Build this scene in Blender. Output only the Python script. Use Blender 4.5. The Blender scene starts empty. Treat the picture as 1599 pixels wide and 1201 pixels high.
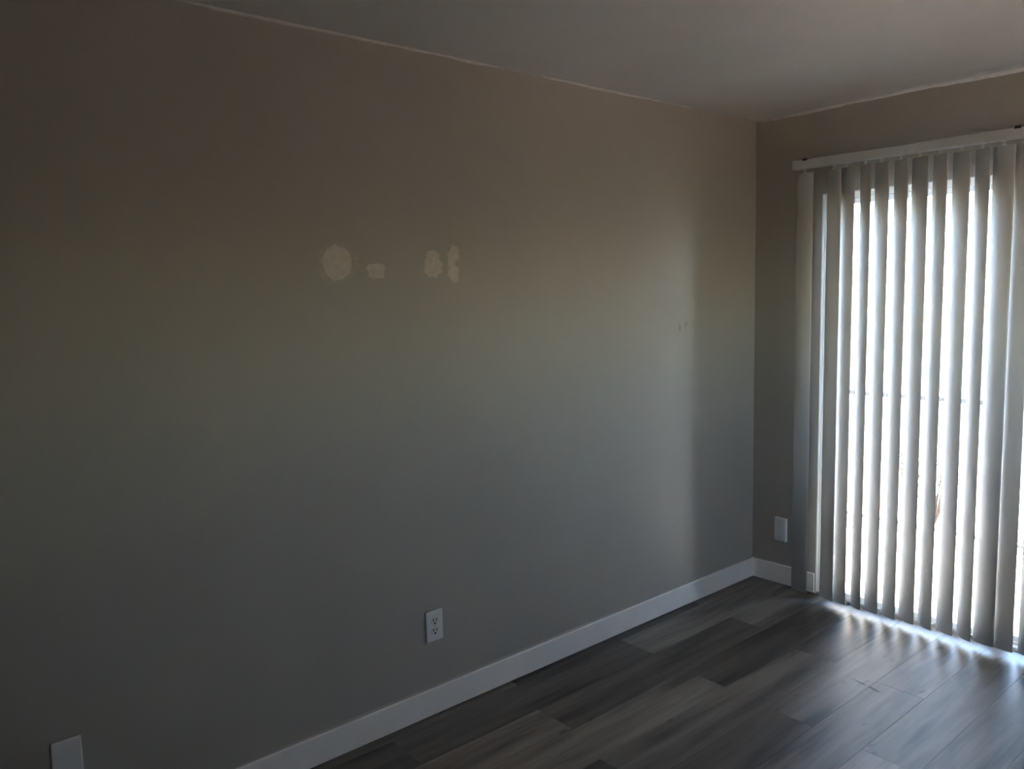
import bpy, bmesh, math, random
from mathutils import Vector, Matrix
random.seed(7)
R = math.radians
S = bpy.context.scene
C = S.collection

# ------------------------------------------------------------------ camera
cam_d = bpy.data.cameras.new('camera')
cam_d.sensor_width = 36.0
cam_d.lens = 36.0 * 1252.85 / 1599.0
cam_d.clip_start = 0.02
cam = bpy.data.objects.new('camera', cam_d)
C.objects.link(cam)
r = Vector((0.65099, 0.75869, -0.02461)); u = Vector((-0.07063, 0.09282, 0.99317)); f = Vector((-0.7558, 0.64481, -0.11401))
M = Matrix.Identity(4)
for i in range(3):
    M[i][0] = r[i]; M[i][1] = u[i]; M[i][2] = -f[i]
M.translation = (2.4179, -3.77663, 1.58995)
cam.matrix_world = M
S.camera = cam

# ------------------------------------------------------------------ light
w = bpy.data.worlds.new('sky'); S.world = w; w.use_nodes = True
nt = w.node_tree; nt.nodes.clear()
sky = nt.nodes.new('ShaderNodeTexSky'); sky.sky_type = 'NISHITA'
sky.sun_disc = False; sky.sun_elevation = R(75); sky.sun_rotation = R(42)
sky.air_density = 1.0; sky.dust_density = 0.8; sky.ozone_density = 1.2
bg = nt.nodes.new('ShaderNodeBackground'); bg.inputs['Strength'].default_value = 1.35
wo = nt.nodes.new('ShaderNodeOutputWorld')
nt.links.new(sky.outputs[0], bg.inputs[0]); nt.links.new(bg.outputs[0], wo.inputs[0])
sun_d = bpy.data.lights.new('sun', 'SUN'); sun_d.energy = 42.0; sun_d.angle = R(0.53); sun_d.color = (1.0, 0.95, 0.87)
sun = bpy.data.objects.new('sun', sun_d); C.objects.link(sun)
# the sun stands high over the yard, to the right; an unseen eave is sized to keep it off the room's floor
sd = Vector((0.17, 0.19, 0.966)).normalized()
sun.rotation_euler = sd.to_track_quat('Z', 'Y').to_euler()
sun.location = sd * 20

S.view_settings.view_transform = 'Standard'
S.view_settings.look = 'None'
S.view_settings.exposure = 2.28
S.view_settings.gamma = 1.0
S.view_settings.use_curve_mapping = False
S.cycles.use_denoising = True
S.cycles.max_bounces = 12
S.cycles.diffuse_bounces = 8
S.cycles.glossy_bounces = 4
S.cycles.transmission_bounces = 8
S.cycles.transparent_max_bounces = 16
S.cycles.sample_clamp_indirect = 6.0
S.cycles.caustics_reflective = False
S.cycles.caustics_refractive = False

# ------------------------------------------------------------------ material helpers
def mat(name, col, rough=0.6, spec=0.4):
    m = bpy.data.materials.new(name); m.use_nodes = True
    b = m.node_tree.nodes['Principled BSDF']
    b.inputs['Base Color'].default_value = (*col, 1)
    b.inputs['Roughness'].default_value = rough
    b.inputs['Specular IOR Level'].default_value = spec
    return m, m.node_tree, b
def node(nt, t, **kw):
    n = nt.nodes.new(t)
    for k, v in kw.items(): setattr(n, k, v)
    return n
def noise(nt, scale, detail=4, rough=0.55, vec=None):
    n = node(nt, 'ShaderNodeTexNoise'); n.inputs['Scale'].default_value = scale
    n.inputs['Detail'].default_value = detail; n.inputs['Roughness'].default_value = rough
    if vec is not None: nt.links.new(vec, n.inputs['Vector'])
    return n.outputs['Fac']
def ramp(nt, fac, stops):
    n = node(nt, 'ShaderNodeValToRGB'); e = n.color_ramp.elements
    e[0].position, e[0].color = stops[0][0], (*stops[0][1], 1)
    e[1].position, e[1].color = stops[-1][0], (*stops[-1][1], 1)
    for p, c in stops[1:-1]:
        k = e.new(p); k.color = (*c, 1)
    nt.links.new(fac, n.inputs[0]); return n.outputs[0]
def bump(nt, b, h, strength, dist):
    n = node(nt, 'ShaderNodeBump'); n.inputs['Strength'].default_value = strength; n.inputs['Distance'].default_value = dist
    nt.links.new(h, n.inputs['Height']); nt.links.new(n.outputs[0], b.inputs['Normal'])
def mapping(nt, scale=(1, 1, 1), src='Object'):
    t = node(nt, 'ShaderNodeTexCoord'); mp = node(nt, 'ShaderNodeMapping'); mp.inputs['Scale'].default_value = scale
    nt.links.new(t.outputs[src], mp.inputs[0]); return mp.outputs[0]
def mixc(nt, fac, a, b_, mode='MIX'):
    n = node(nt, 'ShaderNodeMix', data_type='RGBA', blend_type=mode)
    if isinstance(fac, (int, float)): n.inputs[0].default_value = fac
    else: nt.links.new(fac, n.inputs[0])
    for s, v in ((6, a), (7, b_)):
        if isinstance(v, tuple): n.inputs[s].default_value = (*v, 1)
        else: nt.links.new(v, n.inputs[s])
    return n.outputs[2]
def mottled(name, c0, c1, scale, rough, spec=0.35, bscale=400, bstr=0.15, bdist=0.001):
    m, nt, b = mat(name, c0, rough, spec)
    v = mapping(nt)
    nt.links.new(ramp(nt, noise(nt, scale, 5, .6, v), [(.35, c0), (.65, c1)]), b.inputs['Base Color'])
    bump(nt, b, noise(nt, bscale, 3, .5, v), bstr, bdist)
    return m

WALL_A, WALL_B = (.372, .350, .312), (.392, .368, .328)
M_wall = mottled('greige_wall_paint', WALL_A, WALL_B, 1.7, .62, .35, 160, .22, .0012)
M_ceil = mottled('white_ceiling_paint', (.70, .70, .69), (.74, .74, .73), 2.0, .8, .2, 120, .25, .0015)
M_edge = mottled('ragged_paint_edge', (.56, .55, .53), (.64, .63, .61), 30, .6, .3, 90, .3, .001)
M_base = mottled('white_baseboard_paint', (.82, .80, .77), (.85, .83, .80), 6, .45, .4, 200, .08, .0006)
M_trimw = mottled('white_frame_paint', (.74, .74, .72), (.78, .78, .76), 5, .4, .4, 200, .05, .0005)
M_plate = mottled('white_plastic_plate', (.70, .71, .72), (.72, .73, .74), 10, .35, .5, 300, .02, .0002)
M_recep = mottled('receptacle_plastic', (.64, .62, .60), (.70, .68, .66), 60, .4, .5, 300, .02, .0002)
M_dark = mat('dark_slot', (.012, .010, .009), .7, .2)[0]
M_screw = mat('painted_screw', (.45, .45, .44), .4, .5)[0]
M_rail = mottled('blind_headrail_enamel', (.55, .57, .58), (.60, .62, .63), 8, .35, .5, 300, .03, .0003)
M_clip = mat('clear_carrier_clip', (.78, .78, .76), .2, .6)[0]
M_brack = mat('dark_bracket', (.06, .062, .065), .5, .4)[0]
M_iron = mat('dark_iron_rail', (.014, .017, .024), .5, .4)[0]
M_alum = mottled('white_aluminium_frame', (.62, .64, .66), (.66, .68, .70), 6, .35, .5, 300, .03, .0003)
M_thresh = mottled('aluminium_threshold', (.36, .36, .37), (.46, .46, .46), 20, .35, .6, 300, .05, .0003)

# patches of dried filler: pale middle, thin smear at the rim
def patch_mat(name, pale, rim):
    m, nt, b = mat(name, pale, .8, .2)
    v = mapping(nt)
    nt.links.new(ramp(nt, noise(nt, 38, 4, .6, v), [(.34, rim), (.56, pale)]), b.inputs['Base Color'])
    bump(nt, b, noise(nt, 60, 4, .6, v), .3, .001)
    return m
M_patch = patch_mat('dried_filler', (.58, .53, .47), (.50, .465, .42))
M_smear = patch_mat('thin_filler_smear', (.43, .41, .365), (.375, .352, .312))
M_scuff = patch_mat('faint_scuff', (.30, .28, .25), (.335, .31, .275))

# translucent plastic vane
def vane_mat():
    m = bpy.data.materials.new('white_plastic_vane'); m.use_nodes = True; nt = m.node_tree
    b = nt.nodes['Principled BSDF']; out = nt.nodes['Material Output']
    b.inputs['Roughness'].default_value = .42; b.inputs['Specular IOR Level'].default_value = .4
    b.inputs['Base Color'].default_value = (.76, .76, .76, 1)
    v = mapping(nt, (1, 1, .06))
    bump(nt, b, noise(nt, 220, 3, .5, v), .06, .0005)
    t = node(nt, 'ShaderNodeBsdfTranslucent'); t.inputs['Color'].default_value = (.74, .69, .62, 1)
    mx = node(nt, 'ShaderNodeMixShader'); mx.inputs[0].default_value = VANE_T
    nt.links.new(b.outputs[0], mx.inputs[1]); nt.links.new(t.outputs[0], mx.inputs[2]); nt.links.new(mx.outputs[0], out.inputs[0])
    return m
VANE_T = .13
M_vane = vane_mat()

def glass_mat(name='clear_door_glass', tint=(.93, .95, .94)):
    m = bpy.data.materials.new(name); m.use_nodes = True; nt = m.node_tree; nt.nodes.clear()
    out = node(nt, 'ShaderNodeOutputMaterial'); tr = node(nt, 'ShaderNodeBsdfTransparent'); tr.inputs[0].default_value = (*tint, 1)
    g = node(nt, 'ShaderNodeBsdfGlossy'); g.inputs['Roughness'].default_value = .02
    fr = node(nt, 'ShaderNodeFresnel'); fr.inputs[0].default_value = 1.5
    mx = node(nt, 'ShaderNodeMixShader')
    nt.links.new(fr.outputs[0], mx.inputs[0]); nt.links.new(tr.outputs[0], mx.inputs[1]); nt.links.new(g.outputs[0], mx.inputs[2])
    nt.links.new(mx.outputs[0], out.inputs[0]); return m
M_glass = glass_mat()
M_warmfill = glass_mat('warm_fill_glass', (.90, .85, .77))  # warm tint put into the added windows' glass to warm their light

# vinyl planks: grain along the plank, tone from the object's own colour
def plank_mat():
    m, nt, b = mat('grey_oak_vinyl', (.1, .1, .1), .36, .5)
    tc = node(nt, 'ShaderNodeTexCoord'); oi = node(nt, 'ShaderNodeObjectInfo')
    add = node(nt, 'ShaderNodeVectorMath', operation='MULTIPLY_ADD')
    comb = node(nt, 'ShaderNodeCombineXYZ')
    nt.links.new(oi.outputs['Random'], comb.inputs[0]); nt.links.new(oi.outputs['Random'], comb.inputs[1]); nt.links.new(oi.outputs['Random'], comb.inputs[2])
    nt.links.new(comb.outputs[0], add.inputs[0]); add.inputs[1].default_value = (13.7, 31.3, 7.9); nt.links.new(tc.outputs['Object'], add.inputs[2])
    def mp(s):
        n = node(nt, 'ShaderNodeMapping'); n.inputs['Scale'].default_value = s; nt.links.new(add.outputs[0], n.inputs[0]); return n.outputs[0]
    broad = noise(nt, 1.0, 3, .55, mp((11, 1.1, 1)))
    grain = noise(nt, 1.0, 6, .7, mp((70, 3.2, 1)))
    fine = noise(nt, 1.0, 3, .6, mp((420, 9, 1)))
    knot = noise(nt, 1.0, 2, .5, mp((16, 6.5, 1)))
    base = ramp(nt, broad, [(.32, (.22, .215, .21)), (.46, (.74, .73, .72)), (.66, (1.25, 1.23, 1.19))])
    g2 = ramp(nt, grain, [(.30, (.80, .79, .78)), (.55, (1, 1, 1)), (.75, (1.08, 1.08, 1.08))])
    f2 = ramp(nt, fine, [(.32, (.90, .90, .90)), (.55, (1, 1, 1))])
    k2 = ramp(nt, knot, [(.22, (.30, .28, .27)), (.31, (1, 1, 1))])
    c = mixc(nt, 1.0, base, g2, 'MULTIPLY'); c = mixc(nt, 1.0, c, f2, 'MULTIPLY'); c = mixc(nt, 1.0, c, k2, 'MULTIPLY')
    c = mixc(nt, 1.0, c, oi.outputs['Color'], 'MULTIPLY')
    nt.links.new(c, b.inputs['Base Color'])
    rr = node(nt, 'ShaderNodeMapRange'); rr.inputs['To Min'].default_value = .46; rr.inputs['To Max'].default_value = .36
    nt.links.new(grain, rr.inputs[0]); nt.links.new(rr.outputs[0], b.inputs['Roughness'])
    bump(nt, b, grain, .25, .0012)
    return m
M_plank = plank_mat()
M_gravel = mottled('pinkish_gravel', (.20, .155, .13), (.40, .33, .29), 22, .9, .2, 45, .9, .02)
M_conc = mottled('patio_concrete', (.38, .36, .33), (.44, .42, .39), 3, .85, .2, 120, .3, .003)
M_stucco = mottled('pale_stucco', (.66, .60, .50), (.72, .66, .56), 4, .9, .15, 60, .6, .005)
M_roof = mottled('fascia_brown', (.20, .17, .15), (.24, .20, .18), 5, .8, .2)
M_twig = mottled('dry_twig', (.03, .02, .015), (.05, .035, .025), 30, .9, .1)
M_leaf = mottled('dusty_leaf', (.02, .028, .016), (.035, .045, .025), 30, .7, .3)

# ------------------------------------------------------------------ mesh helpers
def link(name, bm, m, parent=None, bevel=0, segs=2, smooth=False):
    if bevel:
        bmesh.ops.bevel(bm, geom=[e for e in bm.edges if e.calc_face_angle(0) > R(30)], offset=bevel, segments=segs, affect='EDGES', clamp_overlap=True)
    bmesh.ops.recalc_face_normals(bm, faces=bm.faces)
    me = bpy.data.meshes.new(name); bm.to_mesh(me); bm.free()
    me.materials.append(m)
    if smooth:
        for p in me.polygons: p.use_smooth = True
    o = bpy.data.objects.new(name, me); C.objects.link(o)
    if parent: o.parent = parent; o.matrix_parent_inverse = Matrix.Identity(4)
    return o
def box(bm, a, b):
    x0, y0, z0 = a; x1, y1, z1 = b
    v = [bm.verts.new(p) for p in ((x0,y0,z0),(x1,y0,z0),(x1,y1,z0),(x0,y1,z0),(x0,y0,z1),(x1,y0,z1),(x1,y1,z1),(x0,y1,z1))]
    for q in ((0,3,2,1),(4,5,6,7),(0,1,5,4),(1,2,6,5),(2,3,7,6),(3,0,4,7)): bm.faces.new([v[i] for i in q])
def boxo(name, a, b, m, parent=None, bevel=0, **k):
    bm = bmesh.new(); box(bm, a, b); return link(name, bm, m, parent, bevel, **k)
def prism(bm, pts, ax, t0, t1):
    """outline pts (2D) extruded along axis ax from t0 to t1"""
    def P(p, t):
        l = list(p); l.insert(ax, t); return l
    a = [bm.verts.new(P(p, t0)) for p in pts]; b = [bm.verts.new(P(p, t1)) for p in pts]
    n = len(pts); bm.faces.new(a); bm.faces.new(b[::-1])
    for i in range(n): bm.faces.new((a[i], b[i], b[(i+1) % n], a[(i+1) % n]))
def cyl(bm, p0, p1, r0, r1=None, n=8):
    r1 = r0 if r1 is None else r1
    p0, p1 = Vector(p0), Vector(p1); d = (p1-p0).normalized(); q = d.to_track_quat('Z', 'Y')
    A = []; B = []
    for i in range(n):
        a = 2*math.pi*i/n; o = q @ Vector((math.cos(a), math.sin(a), 0))
        A.append(bm.verts.new(p0+o*r0)); B.append(bm.verts.new(p1+o*r1))
    for i in range(n): bm.faces.new((A[i], A[(i+1) % n], B[(i+1) % n], B[i]))
    bm.faces.new(A[::-1]); bm.faces.new(B)
def tag(o, label=None, cat=None, group=None, kind=None):
    if label: o['label'] = label
    if cat: o['category'] = cat
    if group: o['group'] = group
    if kind: o['kind'] = kind
    return o
def empty(name, loc=(0, 0, 0)):
    o = bpy.data.objects.new(name, None); o.location = loc; o.empty_display_size = .05; C.objects.link(o); return o
def struct(o, label, cat):
    return tag(o, label, cat, kind='structure')

H = 2.44; RX = 3.35; RY = -4.35; T = .14
OX0, OX1, OZ = .373, 2.047, 2.03          # door opening

# ------------------------------------------------------------------ room shell
wl = boxo('wall_left', (-T, RY-T, 0), (0, T, H), M_wall)
struct(wl, 'long plain greige painted wall with filler patches and a white outlet', 'wall')
bm = bmesh.new(); WY0, WY1, WZ0, WZ1 = -1.30, -.50, 1.35, 1.95
box(bm, (RX, RY-T, 0), (RX+T, WY0, H)); box(bm, (RX, WY1, 0), (RX+T, T, H)); box(bm, (RX, WY0, 0), (RX+T, WY1, WZ0)); box(bm, (RX, WY0, WZ1), (RX+T, WY1, H))
wr = link('wall_right', bm, M_wall)
struct(wr, 'greige side wall at the right end of the sliding door wall', 'wall')
bm = bmesh.new(); BX0, BX1, BZ0, BZ1 = 2.0, 2.6, 1.35, 1.95
box(bm, (0, RY-T, 0), (BX0, RY, H)); box(bm, (BX1, RY-T, 0), (RX, RY, H)); box(bm, (BX0, RY-T, 0), (BX1, RY, BZ0)); box(bm, (BX0, RY-T, BZ1), (BX1, RY, H))
wb = link('wall_back', bm, M_wall)
struct(wb, 'greige wall facing the sliding door from behind the viewer', 'wall')
bm = bmesh.new()
box(bm, (0, 0, 0), (OX0, T, H)); box(bm, (OX1, 0, 0), (RX, T, H)); box(bm, (OX0, 0, OZ), (OX1, T, H))
ww = link('wall_window', bm, M_wall)
struct(ww, 'greige wall with the sliding door opening behind white vertical blinds', 'wall')
ce = boxo('ceiling', (-T, RY-T, H), (RX+T, T+.48, H+.16), M_ceil)  # slab runs on outdoors as an unseen eave, lengthened to block the sun
struct(ce, 'smooth white painted ceiling above the room', 'ceiling')
bm = bmesh.new(); box(bm, (-T, RY-T, -.12), (RX+T, T, -.009))
fl = link('floor', bm, mat('subfloor', (.05, .047, .045), .8)[0])
struct(fl, 'grey wood look plank floor running towards the sliding door', 'floor')

# ragged caulk and paint line where walls meet ceiling
def ragged(name, ax, t0, t1, sgn, parent, seed, hmin=.0006, hmax=.009, th=.0035, m=M_edge):
    rnd = random.Random(seed); bm = bmesh.new(); n = int(abs(t1-t0)/.03)
    prev = None; h = .006
    for i in range(n+1):
        t = t0+(t1-t0)*i/n
        h += rnd.uniform(-.0028, .0028); h = min(hmax, max(hmin, h))
        def P(d, z): return (d*sgn, t, z) if ax == 1 else (t, d*sgn, z)
        cur = [bm.verts.new(P(d, z)) for d, z in ((0, H), (th+.002, H), (th, H-h*.6), (0, H-h))]
        if prev:
            for k in range(4):
                bm.faces.new((prev[k], prev[(k+1) % 4], cur[(k+1) % 4], cur[k]))
        prev = cur
    return link(name, bm, m, parent)
e1 = ragged('caulk_line', 1, RY, 0, 1, ce, 3)
e2 = ragged('caulk_line', 0, 0, RX, -1, ce, 5, .006, .014, .006)

# baseboards: flat board, eased top edge and a thin bead of caulk
def baseboard(name, ax, t0, t1, sgn, label, h=.108, th=.013):
    bm = bmesh.new()
    prof = [(0, .006), (th, .006), (th, h-.004), (th-.004, h), (0, h)]
    if ax == 1: prism(bm, [(p[0]*sgn, p[1]) for p in prof], 1, t0, t1)
    else: prism(bm, [(p[0]*sgn, p[1]) for p in prof], 0, t0, t1)
    o = link(name, bm, M_base); struct(o, label, 'baseboard'); return o
def bb_caulk(parent, ax, t0, t1, sgn, seed, h=.108):
    rnd = random.Random(seed); bm = bmesh.new(); n = int(abs(t1-t0)/.05); prev = None; k = .004
    for i in range(n+1):
        t = t0+(t1-t0)*i/n; k = min(.008, max(.0025, k+rnd.uniform(-.0015, .0015)))
        def P(d, z): return (d*sgn, t, z) if ax == 1 else (t, d*sgn, z)
        cur = [bm.verts.new(P(*q)) for q in ((0, h-.001), (.006, h-.001), (.0022, h+k*.6), (0, h+k))]
        if prev:
            for a in range(4): bm.faces.new((prev[a], prev[(a+1) % 4], cur[(a+1) % 4], cur[a]))
        prev = cur
    return link('caulk_bead', bm, M_wall, parent)
b1 = baseboard('baseboard_left', 1, RY, 0, 1, 'long white flat baseboard along the patched greige wall')
bb_caulk(b1, 1, RY, -.013, 1, 11)
b2 = baseboard('baseboard_window', 0, .013, .368, -1, 'short white baseboard between the corner and the sliding door')
bb_caulk(b2, 0, .013, .368, -1, 12)
def bbp(name, pts, ax, t0, t1, label):
    bm = bmesh.new(); prism(bm, pts, ax, t0, t1); struct(link(name, bm, M_base), label, 'baseboard')
bbp('baseboard_right', [(RX-.013, .004), (RX, .004), (RX, .108), (RX-.009, .108), (RX-.013, .104)], 1, RY, 0, 'white baseboard along the right side wall')
bbp('baseboard_back', [(RY+.013, .004), (RY, .004), (RY, .108), (RY+.009, .108), (RY+.013, .104)], 0, .013, RX-.013, 'white baseboard behind the viewer')
b5 = baseboard('baseboard_window.001', 0, OX1+.022, RX-.013, -1, 'white baseboard to the right of the sliding door')

# ------------------------------------------------------------------ floor planks
edges = [0.0, .052, .246, .439, .633, .829, 1.018, 1.205, 1.392, 1.576]
while edges[-1] < RX-.2: edges.append(edges[-1]+.192)
edges.append(RX)
LT, MD, DK, VD = 1.35, .90, .62, .40
rows = {0: [(-.54, MD), (-1.763, VD), (-2.98, MD)], 1: [(-1.145, 1.05), (-2.365, .66), (-3.6, DK)],
        2: [(-.57, 1.12), (-1.832, .74), (-3.06, 1.35)], 3: [(-1.17, .55), (-2.40, 1.32), (-3.62, MD)],
        4: [(-.66, .70), (-1.90, 1.0), (-3.12, .42)], 5: [(-1.19, 1.18), (-2.41, .62), (-3.63, MD)],
        6: [(-.70, 1.22), (-1.93, .92), (-3.15, MD)], 7: [(-1.203, .86), (-2.42, 1.15), (-3.64, MD)],
        8: [(-.30, .80), (-1.52, .92), (-2.74, 1.1)], 9: [(-.945, 1.0), (-2.165, .60), (-3.385, 1.1)]}
col = (.225, .200, .174)
rr = random.Random(21); cache = {}
for k in range(len(edges)-1):
    x0, x1 = edges[k]+.0002, edges[k+1]-.0002
    if k in rows: cuts = rows[k]
    else:
        s = -rr.uniform(.2, 1.15); cuts = [(s-1.22*j, rr.choice((.65, .8, .95, 1.1, 1.25))) for j in range(4)]
    top = -.0005
    if cuts[-1][0] > RY: cuts = cuts+[(RY, .8)]
    for (yc, tone) in cuts:
        yb = max(yc, RY)
        if top-yb < .02: continue
        w_, l_ = x1-x0, top-yb-.0004
        key = (round(w_, 3), round(l_, 3))
        if key not in cache:
            bm = bmesh.new(); box(bm, (-w_/2, -l_/2, -.009), (w_/2, l_/2, 0))
            te = [e for e in bm.edges if all(v.co.z > -.001 for v in e.verts)]
            bmesh.ops.bevel(bm, geom=te, offset=.0005, segments=1, affect='EDGES')
            bmesh.ops.recalc_face_normals(bm, faces=bm.faces)
            me = bpy.data.meshes.new('plank'); bm.to_mesh(me); bm.free(); me.materials.append(M_plank); cache[key] = me
        o = bpy.data.objects.new('plank', cache[key]); C.objects.link(o); o.parent = fl
        o.location = ((x0+x1)/2, (top+yb)/2, 0)
        o.color = (col[0]*tone, col[1]*tone, col[2]*tone, 1)
        top = yb
        if yb <= RY+.001: break

# small dark scuff on the floor in the light from the door
def fscuff(pts):
    bm = bmesh.new(); vs = [bm.verts.new((x, y, .0006)) for x, y in pts]; f_ = bm.faces.new(vs)
    ex = bmesh.ops.extrude_face_region(bm, geom=[f_])['geom']
    bmesh.ops.translate(bm, vec=(0, 0, -.0005), verts=[v for v in ex if isinstance(v, bmesh.types.BMVert)])
    link('scuff_mark', bm, mat('dark_floor_scuff', (.05, .05, .045), .6)[0], fl)
fscuff([(1.012, -.760), (1.030, -.755), (1.050, -.763), (1.072, -.772), (1.056, -.775), (1.034, -.768)])
fscuff([(.945, -.742), (.975, -.747), (1.003, -.752), (1.001, -.757), (.972, -.751)])
# ------------------------------------------------------------------ filler patches and scuffs on the left wall
def blob(bm, cy, cz, ry, rz, th, seed, n=44, jag=.12, lob=None):
    rnd = random.Random(seed); ph = [rnd.uniform(0, 6.28) for _ in range(6)]
    ring = []
    for i in range(n):
        a = 2*math.pi*i/n
        k = 1+jag*(.5*math.sin(3*a+ph[0])+.4*math.sin(5*a+ph[1])+.35*math.sin(9*a+ph[2]))+rnd.uniform(-jag, jag)*.55
        if lob: k *= lob(a)
        ring.append((cy+ry*k*math.cos(a), cz+rz*k*math.sin(a)))
    c = bm.verts.new((th, cy, cz))
    A = [bm.verts.new((th, cy+(p[0]-cy)*.88, cz+(p[1]-cz)*.88)) for p in ring]
    B = [bm.verts.new((.0001, *p)) for p in ring]
    for i in range(n):
        j = (i+1) % n
        bm.faces.new((c, A[i], A[j])); bm.faces.new((A[i], B[i], B[j], A[j]))
def sq(a):   # squarish outline
    return 1/max(abs(math.cos(a)), abs(math.sin(a)))**.75
bm = bmesh.new(); blob(bm, -2.462, 1.698, .076, .067, .0006, 4, jag=.10)
o = link('filler_smear', bm, M_smear, wl); o['label'] = 'thin filler smear around the leftmost round patch'
bm = bmesh.new(); blob(bm, -2.463, 1.702, .057, .059, .0013, 1, jag=.055)
o = link('filler_patch', bm, M_patch, wl); o['label'] = 'large round filler patch, leftmost of the four'
bm = bmesh.new(); blob(bm, -2.315, 1.675, .034, .025, .0013, 2, jag=.10, lob=sq)
o = link('filler_patch', bm, M_patch, wl); o['label'] = 'small squarish filler patch beside the large round one'
bm = bmesh.new(); blob(bm, -2.076, 1.698, .040, .050, .0013, 9, jag=.16)
o = link('filler_patch', bm, M_patch, wl); o['label'] = 'ragged oval filler patch, third from the left'
bm = bmesh.new(); blob(bm, -1.981, 1.737, .027, .030, .0013, 5, jag=.18); blob(bm, -1.984, 1.664, .025, .032, .0014, 6, jag=.16); blob(bm, -1.994, 1.704, .017, .022, .0012, 8, jag=.15)
o = link('filler_patch', bm, M_patch, wl); o['label'] = 'narrow double filler patch, rightmost of the four'
for (cy, cz, ry, rz, s) in ((-.640, 1.402, .009, .016, 3), (-.598, 1.412, .006, .019, 4), (-.583, 1.420, .004, .014, 8)):
    bm = bmesh.new(); blob(bm, cy, cz, ry, rz, .0004, s, n=18, jag=.3); link('scuff_mark', bm, M_scuff, wl)

# ------------------------------------------------------------------ outlet and wall plates
def rrect(w_, h_, r_, n=4):
    pts = []
    for cx, cy, a0 in ((w_/2-r_, h_/2-r_, 0), (-w_/2+r_, h_/2-r_, 90), (-w_/2+r_, -h_/2+r_, 180), (w_/2-r_, -h_/2+r_, 270)):
        for i in range(n+1):
            a = R(a0+90*i/n); pts.append((cx+r_*math.cos(a), cy+r_*math.sin(a)))
    return pts
def plate_mesh(bm, w_, h_, t, inset=.004):
    """wall plate in local x (width), z (height), facing -y; domed edge"""
    P0 = rrect(w_, h_, .004); P1 = rrect(w_-inset*.5, h_-inset*.5, .004); P2 = rrect(w_-inset*2, h_-inset*2, .003)
    rings = []
    for P, y in ((P0, 0), (P0, -t*.45), (P1, -t*.8), (P2, -t)):
        rings.append([bm.verts.new((p[0], y, p[1])) for p in P])
    n = len(P0)
    for a, b in zip(rings, rings[1:]):
        for i in range(n): bm.faces.new((a[i], a[(i+1) % n], b[(i+1) % n], b[i]))
    bm.faces.new(rings[-1]); bm.faces.new(rings[0][::-1])
def screw(parent, z, t):
    bm = bmesh.new(); cyl(bm, (0, -t+.001, z), (0, -t-.0012, z), .0034, .0028, 12)
    s = link('screw', bm, M_screw, parent)
    bm = bmesh.new(); box(bm, (-.0026, -t-.0016, z-.0004), (.0026, -t-.0010, z+.0004)); link('screw_slot', bm, M_dark, s)
def outlet(loc, rz, label):
    t = .0075
    root = empty('electrical_outlet', loc); root.rotation_euler.z = rz
    tag(root, label, 'outlet')
    bm = bmesh.new(); plate_mesh(bm, .0765, .120, t); link('cover_plate', bm, M_plate, root)
    for s in (1, -1):
        zc = s*.0195
        bm = bmesh.new()
        pts = [(x, z+zc) for x, z in [(.0172*math.cos(R(a)), max(-.0135, min(.0135, .0172*math.sin(R(a))))) for a in range(0, 360, 12)]]
        prism(bm, pts, 1, -t-.0016, -t+.001)
        rc = link('receptacle', bm, M_recep, root)
        y0, y1 = -t-.0019, -t-.0012
        for (x, w_, h_) in ((-.0070, .0036, .0110), (.0070, .0034, .0090)):
            bm = bmesh.new(); box(bm, (x-w_/2, y0, zc+.0022-h_/2+.002), (x+w_/2, y1, zc+.0022+h_/2+.002)); link('slot', bm, M_dark, rc)
        bm = bmesh.new(); cyl(bm, (0, y1, zc-.0085), (0, y0, zc-.0085), .0038, n=14); link('ground_hole', bm, M_dark, rc)
    screw(root, 0, t)
    return root
outlet((0, -2.132, .349), R(90), 'white duplex electrical outlet with dark slots on the patched greige wall')
def blank(loc, rz, label, w_=.0765, h_=.12, t=.008, scr=True):
    root = empty('wall_plate', loc); root.rotation_euler.z = rz; tag(root, label, 'wall plate')
    bm = bmesh.new(); plate_mesh(bm, w_, h_, t); link('cover_plate', bm, M_plate, root)
    if scr: screw(root, .042, t); screw(root, -.042, t)
    return root
blank((0, -3.3735, .330), R(90), 'white blank wall plate cut off by the bottom left corner of the picture', scr=False)
blank((.174, 0, .301), 0, 'white blank wall plate low on the wall between corner and blinds', .070, .126, .014)

# ------------------------------------------------------------------ sliding door
d1 = empty('door_1', ((OX0+OX1)/2, .07, 0)); D = Vector(d1.location)
struct(d1, 'white framed sliding glass patio door behind the vertical blinds', 'door')
def dbox(name, a, b, m, parent, bevel=.002):
    o = boxo(name, Vector(a)-D, Vector(b)-D, m, parent, bevel); return o
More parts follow.
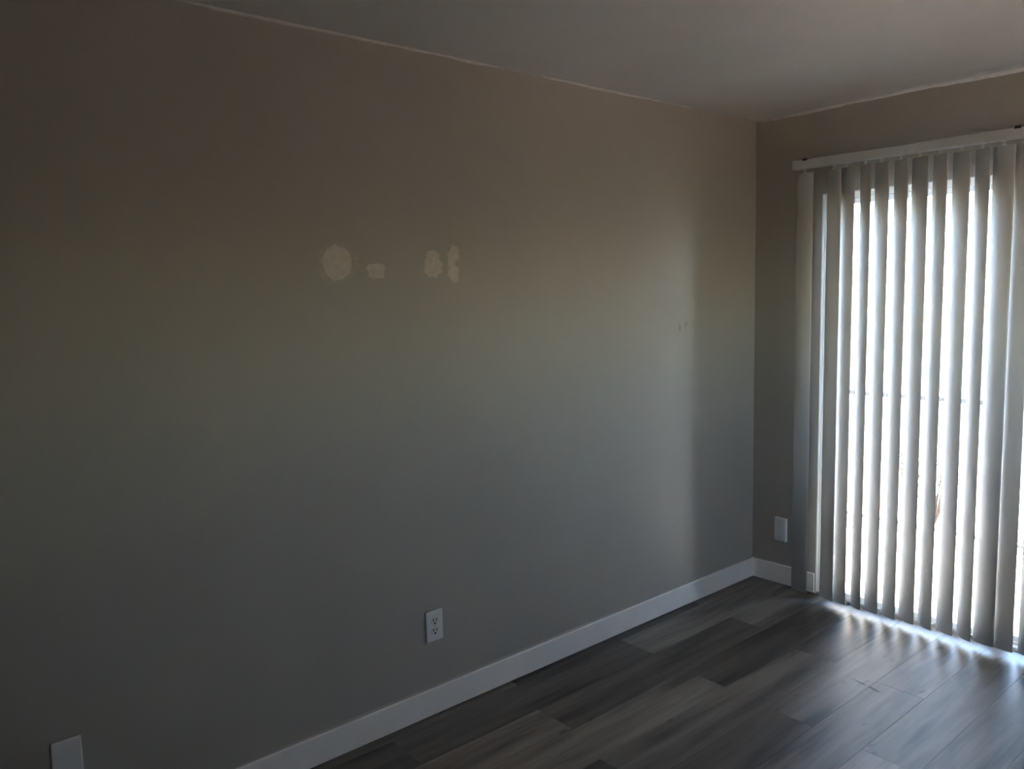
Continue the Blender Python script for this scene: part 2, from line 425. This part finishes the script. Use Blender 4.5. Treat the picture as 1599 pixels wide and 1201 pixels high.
# outer frame
dbox('jamb', (OX0+.001, .012, 0), (OX0+.014, T, OZ), M_trimw, d1)
dbox('jamb', (OX1-.030, .012, 0), (OX1-.001, T, OZ), M_trimw, d1)
dbox('head', (OX0+.014, .012, OZ-.030), (OX1-.030, T, OZ-.001), M_trimw, d1)
dbox('threshold', (OX0+.001, 0.001, -.03), (OX1-.001, T+.02, .012), M_thresh, d1)
dbox('track_rail', (OX0+.03, .036, .012), (OX1-.03, .042, .022), M_thresh, d1, 0)
dbox('track_rail', (OX0+.03, .082, .012), (OX1-.03, .088, .022), M_thresh, d1, 0)
def panel(x0, x1, y0, y1, nm):
    s = .042
    p = bpy.data.objects.new(nm, None); C.objects.link(p); p.parent = d1
    def q(name, a, b, m, par, bv=.003):
        return boxo(name, Vector(a)-D, Vector(b)-D, m, par, bv)
    q('stile', (x0, y0, .0125), (x0+s, y1, OZ-.032), M_alum, p)
    q('stile', (x1-s, y0, .0125), (x1, y1, OZ-.032), M_alum, p)
    q('top_rail', (x0+s, y0, OZ-.058), (x1-s, y1, OZ-.032), M_alum, p)
    q('bottom_rail', (x0+s, y0, .0125), (x1-s, y1, .038), M_alum, p)
    ym = (y0+y1)/2
    q('glass_pane', (x0+s, ym-.002, .038), (x1-s, ym+.002, OZ-.058), M_glass, p, 0)
    return p
mid = (OX0+OX1)/2
panel(OX0+.015, mid+.035, .020, .055, 'sliding_panel')
panel(mid-.030, OX1-.031, .064, .100, 'sliding_panel')
# two unseen windows, added to fill the room with a little daylight
def fill_window(name, loc, rz, W_, Hh, label):
    root = empty(name, loc); root.rotation_euler.z = rz; struct(root, label, 'fill_window')
    def q(n, a, b_, m, bv=.002): boxo(n, a, b_, m, root, bv)
    q('jamb', (.001, .04, .03), (.045, .10, Hh-.001), M_alum); q('jamb', (W_-.045, .04, .03), (W_-.001, .10, Hh-.001), M_alum)
    q('head', (.045, .04, Hh-.045), (W_-.045, .10, Hh-.001), M_alum); q('sill', (.002, -.02, .001), (W_-.002, .10, .03), M_trimw)
    q('mullion', (W_/2-.02, .045, .03), (W_/2+.02, .095, Hh-.045), M_alum)
    q('glass_pane', (.045, .068, .03), (W_/2-.02, .072, Hh-.045), M_warmfill, 0); q('glass_pane', (W_/2+.02, .068, .03), (W_-.045, .072, Hh-.045), M_warmfill, 0)
fill_window('fill_window_1', (RX, WY1, WZ0), R(-90), WY1-WY0, WZ1-WZ0, 'small white framed window in the right side wall, added unseen for fill light')
fill_window('fill_window_2', (BX1, RY, BZ0), R(180), BX1-BX0, BZ1-BZ0, 'white framed window in the wall behind the viewer, added unseen for fill light')
# plaster corner bead round the opening
tr = empty('trim_1', (OX0, 0, 0)); struct(tr, 'pale painted edge around the sliding door opening', 'trim')
o = boxo('edge_bead', (-.0015, -.0012, .0), (.0035, .0115, OZ), M_trimw, tr)
o = boxo('edge_bead', (0, -.0012, OZ-.0035), (OX1-OX0, .0115, OZ+.0015), M_trimw, tr)
o = boxo('edge_bead', (OX1-OX0-.0035, -.0012, 0), (OX1-OX0+.0015, .0115, OZ), M_trimw, tr)

# ------------------------------------------------------------------ vertical blinds
VY = -.08; VT = 2.132; VB = .022
root = empty('vertical_blind', (.266, VY, VB))
tag(root, 'white vertical blind with curved plastic vanes hanging in front of the sliding door', 'blind')
def rel(v): return Vector(v)-Vector((.266, VY, VB))
RX0, RX1 = .266, 2.16
bm = bmesh.new()
prof = [(-.020, 2.154), (-.020, 2.190), (-.016, 2.194), (.016, 2.194), (.020, 2.190), (.020, 2.154), (.0165, 2.152), (.0050, 2.152), (.0050, 2.158), (-.0050, 2.158), (-.0050, 2.152), (-.0165, 2.152)]
prism(bm, [(p[0], p[1]-VB) for p in prof], 0, .010, RX1-RX0-.010)
link('headrail', bm, M_rail, root)
for x in (0, RX1-RX0-.012):
    bm = bmesh.new(); box(bm, (x, -.0215, 2.1505-VB), (x+.012, .0215, 2.1955-VB)); link('end_cap', bm, M_rail, root, .002)
for x in (.330, 1.245, 2.08):
    a = rel((x-.012, -.098, 2.1945)); b = rel((x+.012, 0, 2.1985))
    bm = bmesh.new(); box(bm, a, b); box(bm, rel((x-.012, -.004, 2.165)), rel((x+.012, 0, 2.1945)))
    box(bm, rel((x-.012, -.1035, 2.188)), rel((x+.012, -.1005, 2.1985))); box(bm, rel((x-.012, -.1035, 2.1945)), rel((x+.012, -.098, 2.1985)))
    link('mounting_bracket', bm, M_brack, root)
def vane_bm(wd=.089, sag=.0085, th=.0009, n=12, h=VT-VB):
    bm = bmesh.new(); rad = (wd*wd/4+sag*sag)/(2*sag); a1 = math.asin(wd/2/rad)
    F = []; Bk = []
    for i in range(n+1):
        a = -a1+2*a1*i/n
        for rr_, L in ((rad, F), (rad-th, Bk)):
            x = rr_*math.sin(a); y = -(rr_*math.cos(a)-rad+sag*.55)
            L.append((bm.verts.new((x, y, 0)), bm.verts.new((x, y, h))))
    for L in (F, Bk):
        for i in range(n): bm.faces.new((L[i][0], L[i+1][0], L[i+1][1], L[i][1]))
    for i in range(n):
        bm.faces.new((F[i][0], Bk[i][0], Bk[i+1][0], F[i+1][0])); bm.faces.new((F[i][1], F[i+1][1], Bk[i+1][1], Bk[i][1]))
    for i in (0, n): bm.faces.new((F[i][0], F[i][1], Bk[i][1], Bk[i][0]))
    return bm
vm = None
vanes = [(.322, 3), (.469, 18.8), (.536, 21), (.620, 34), (.696, 23.5), (.781, 27.2), (.863, 20.8), (.945, 29.8), (1.031, 21.8), (1.112, 32.8), (1.192, 11), (1.266, 12)]
x = 1.361; rr = random.Random(4)
while x < 2.12: vanes.append((x, 25+rr.uniform(-6, 8))); x += .081
vane0 = None; clip0 = None; wt0 = None
for (x, a) in vanes:
    if vane0 is None:
        vane0 = link('vane', vane_bm(), M_vane, root, smooth=True)
        # carrier stem and hook that hold the vane under the rail
        bm = bmesh.new(); cyl(bm, (0, 0, VT-VB-.004), (0, 0, 2.156-VB), .0028, n=8)
        box(bm, (-.009, -.0032, VT-VB-.010), (.009, .0002, VT-VB+.006)); box(bm, (-.011, -.004, 2.1465-VB), (.011, .004, 2.1515-VB))
        clip0 = link('carrier_clip', bm, M_clip, vane0, smooth=False)
        v = vane0
    else:
        v = vane0.copy(); C.objects.link(v); v.parent = root
        c = clip0.copy(); C.objects.link(c); c.parent = v
    v.location = rel((x, VY, VB)); v.rotation_euler.z = R(-a)

# ------------------------------------------------------------------ outside
ps = boxo('patio_slab', (-1.2, T+.021, -.14), (RX+1.5, 1.55, -.03), M_conc, bevel=.004)
struct(ps, 'pale concrete patio slab just outside the sliding door', 'patio')
gd = boxo('gravel_yard', (-14, -16, -.30), (16, 22, -.14), M_gravel)
struct(gd, 'pinkish gravel yard seen through the gaps of the blinds', 'ground')
gw = boxo('garden_wall', (-.85, T+.03, -.14), (-.66, 9.0, 1.62), M_stucco, bevel=.01)
struct(gw, 'pale stucco garden wall running away from the house on the left', 'wall')
bw = boxo('garden_wall.001', (-.66, 9.0, -.14), (14, 9.2, 1.62), M_stucco, bevel=.01)
struct(bw, 'pale stucco garden wall at the far end of the yard', 'wall')

fr = empty('patio_railing', (0, 1.50, -.03)); tag(fr, 'low dark metal patio railing seen in slivers between the vanes', 'railing')
boxo('top_rail', (-.655, -.012, .875), (2.9, .012, .902), M_iron, fr, .003)
boxo('bottom_rail', (-.655, -.010, .036), (2.9, .010, .056), M_iron, fr, .003)
for x in (-.64, 1.02, 2.88):
    boxo('post', (x-.014, -.014, 0), (x+.014, .014, .918), M_iron, fr, .002)

def shrub(loc, h, rad, seed, label, mleaf, nl=260):
    rnd = random.Random(seed); root = empty('desert_shrub', loc); tag(root, label, 'shrub', 'dry shrubs beyond the patio railing')
    bs = bmesh.new(); bl = bmesh.new()
    for s in range(16):
        a = rnd.uniform(0, 6.28); t = rnd.uniform(.3, 1); tip = Vector((math.cos(a)*rad*t, math.sin(a)*rad*t, h*rnd.uniform(.65, 1)))
        m_ = tip*.5+Vector((rnd.uniform(-.04, .04), rnd.uniform(-.04, .04), h*.1))
        cyl(bs, (0, 0, 0), m_, .006, .004, 5); cyl(bs, m_, tip, .004, .0015, 5)
        for q in range(nl//16):
            k = rnd.uniform(.35, 1.05); p = (m_*2*k if k < .5 else m_.lerp(tip, (k-.5)*2)) + Vector([rnd.gauss(0, .022) for _ in range(3)])
            d = Vector([rnd.gauss(0, 1) for _ in range(3)]).normalized(); e = d.orthogonal().normalized(); L = rnd.uniform(.012, .026)
            vs = [bl.verts.new(p+d*L*c1+e*L*.35*c2) for c1, c2 in ((-1, 0), (0, 1), (1, 0), (0, -1))]
            bl.faces.new(vs)
    link('stem', bs, M_twig, root); o = link('foliage', bl, mleaf, root); o['kind'] = 'stuff'
shrub((.12, 2.10, -.14), .62, .26, 1, 'dusty green shrub beyond the railing, nearest the door centre', M_leaf)
shrub((-.32, 2.75, -.14), .45, .22, 2, 'low brown twiggy shrub beside the pale garden wall', M_twig, 120)
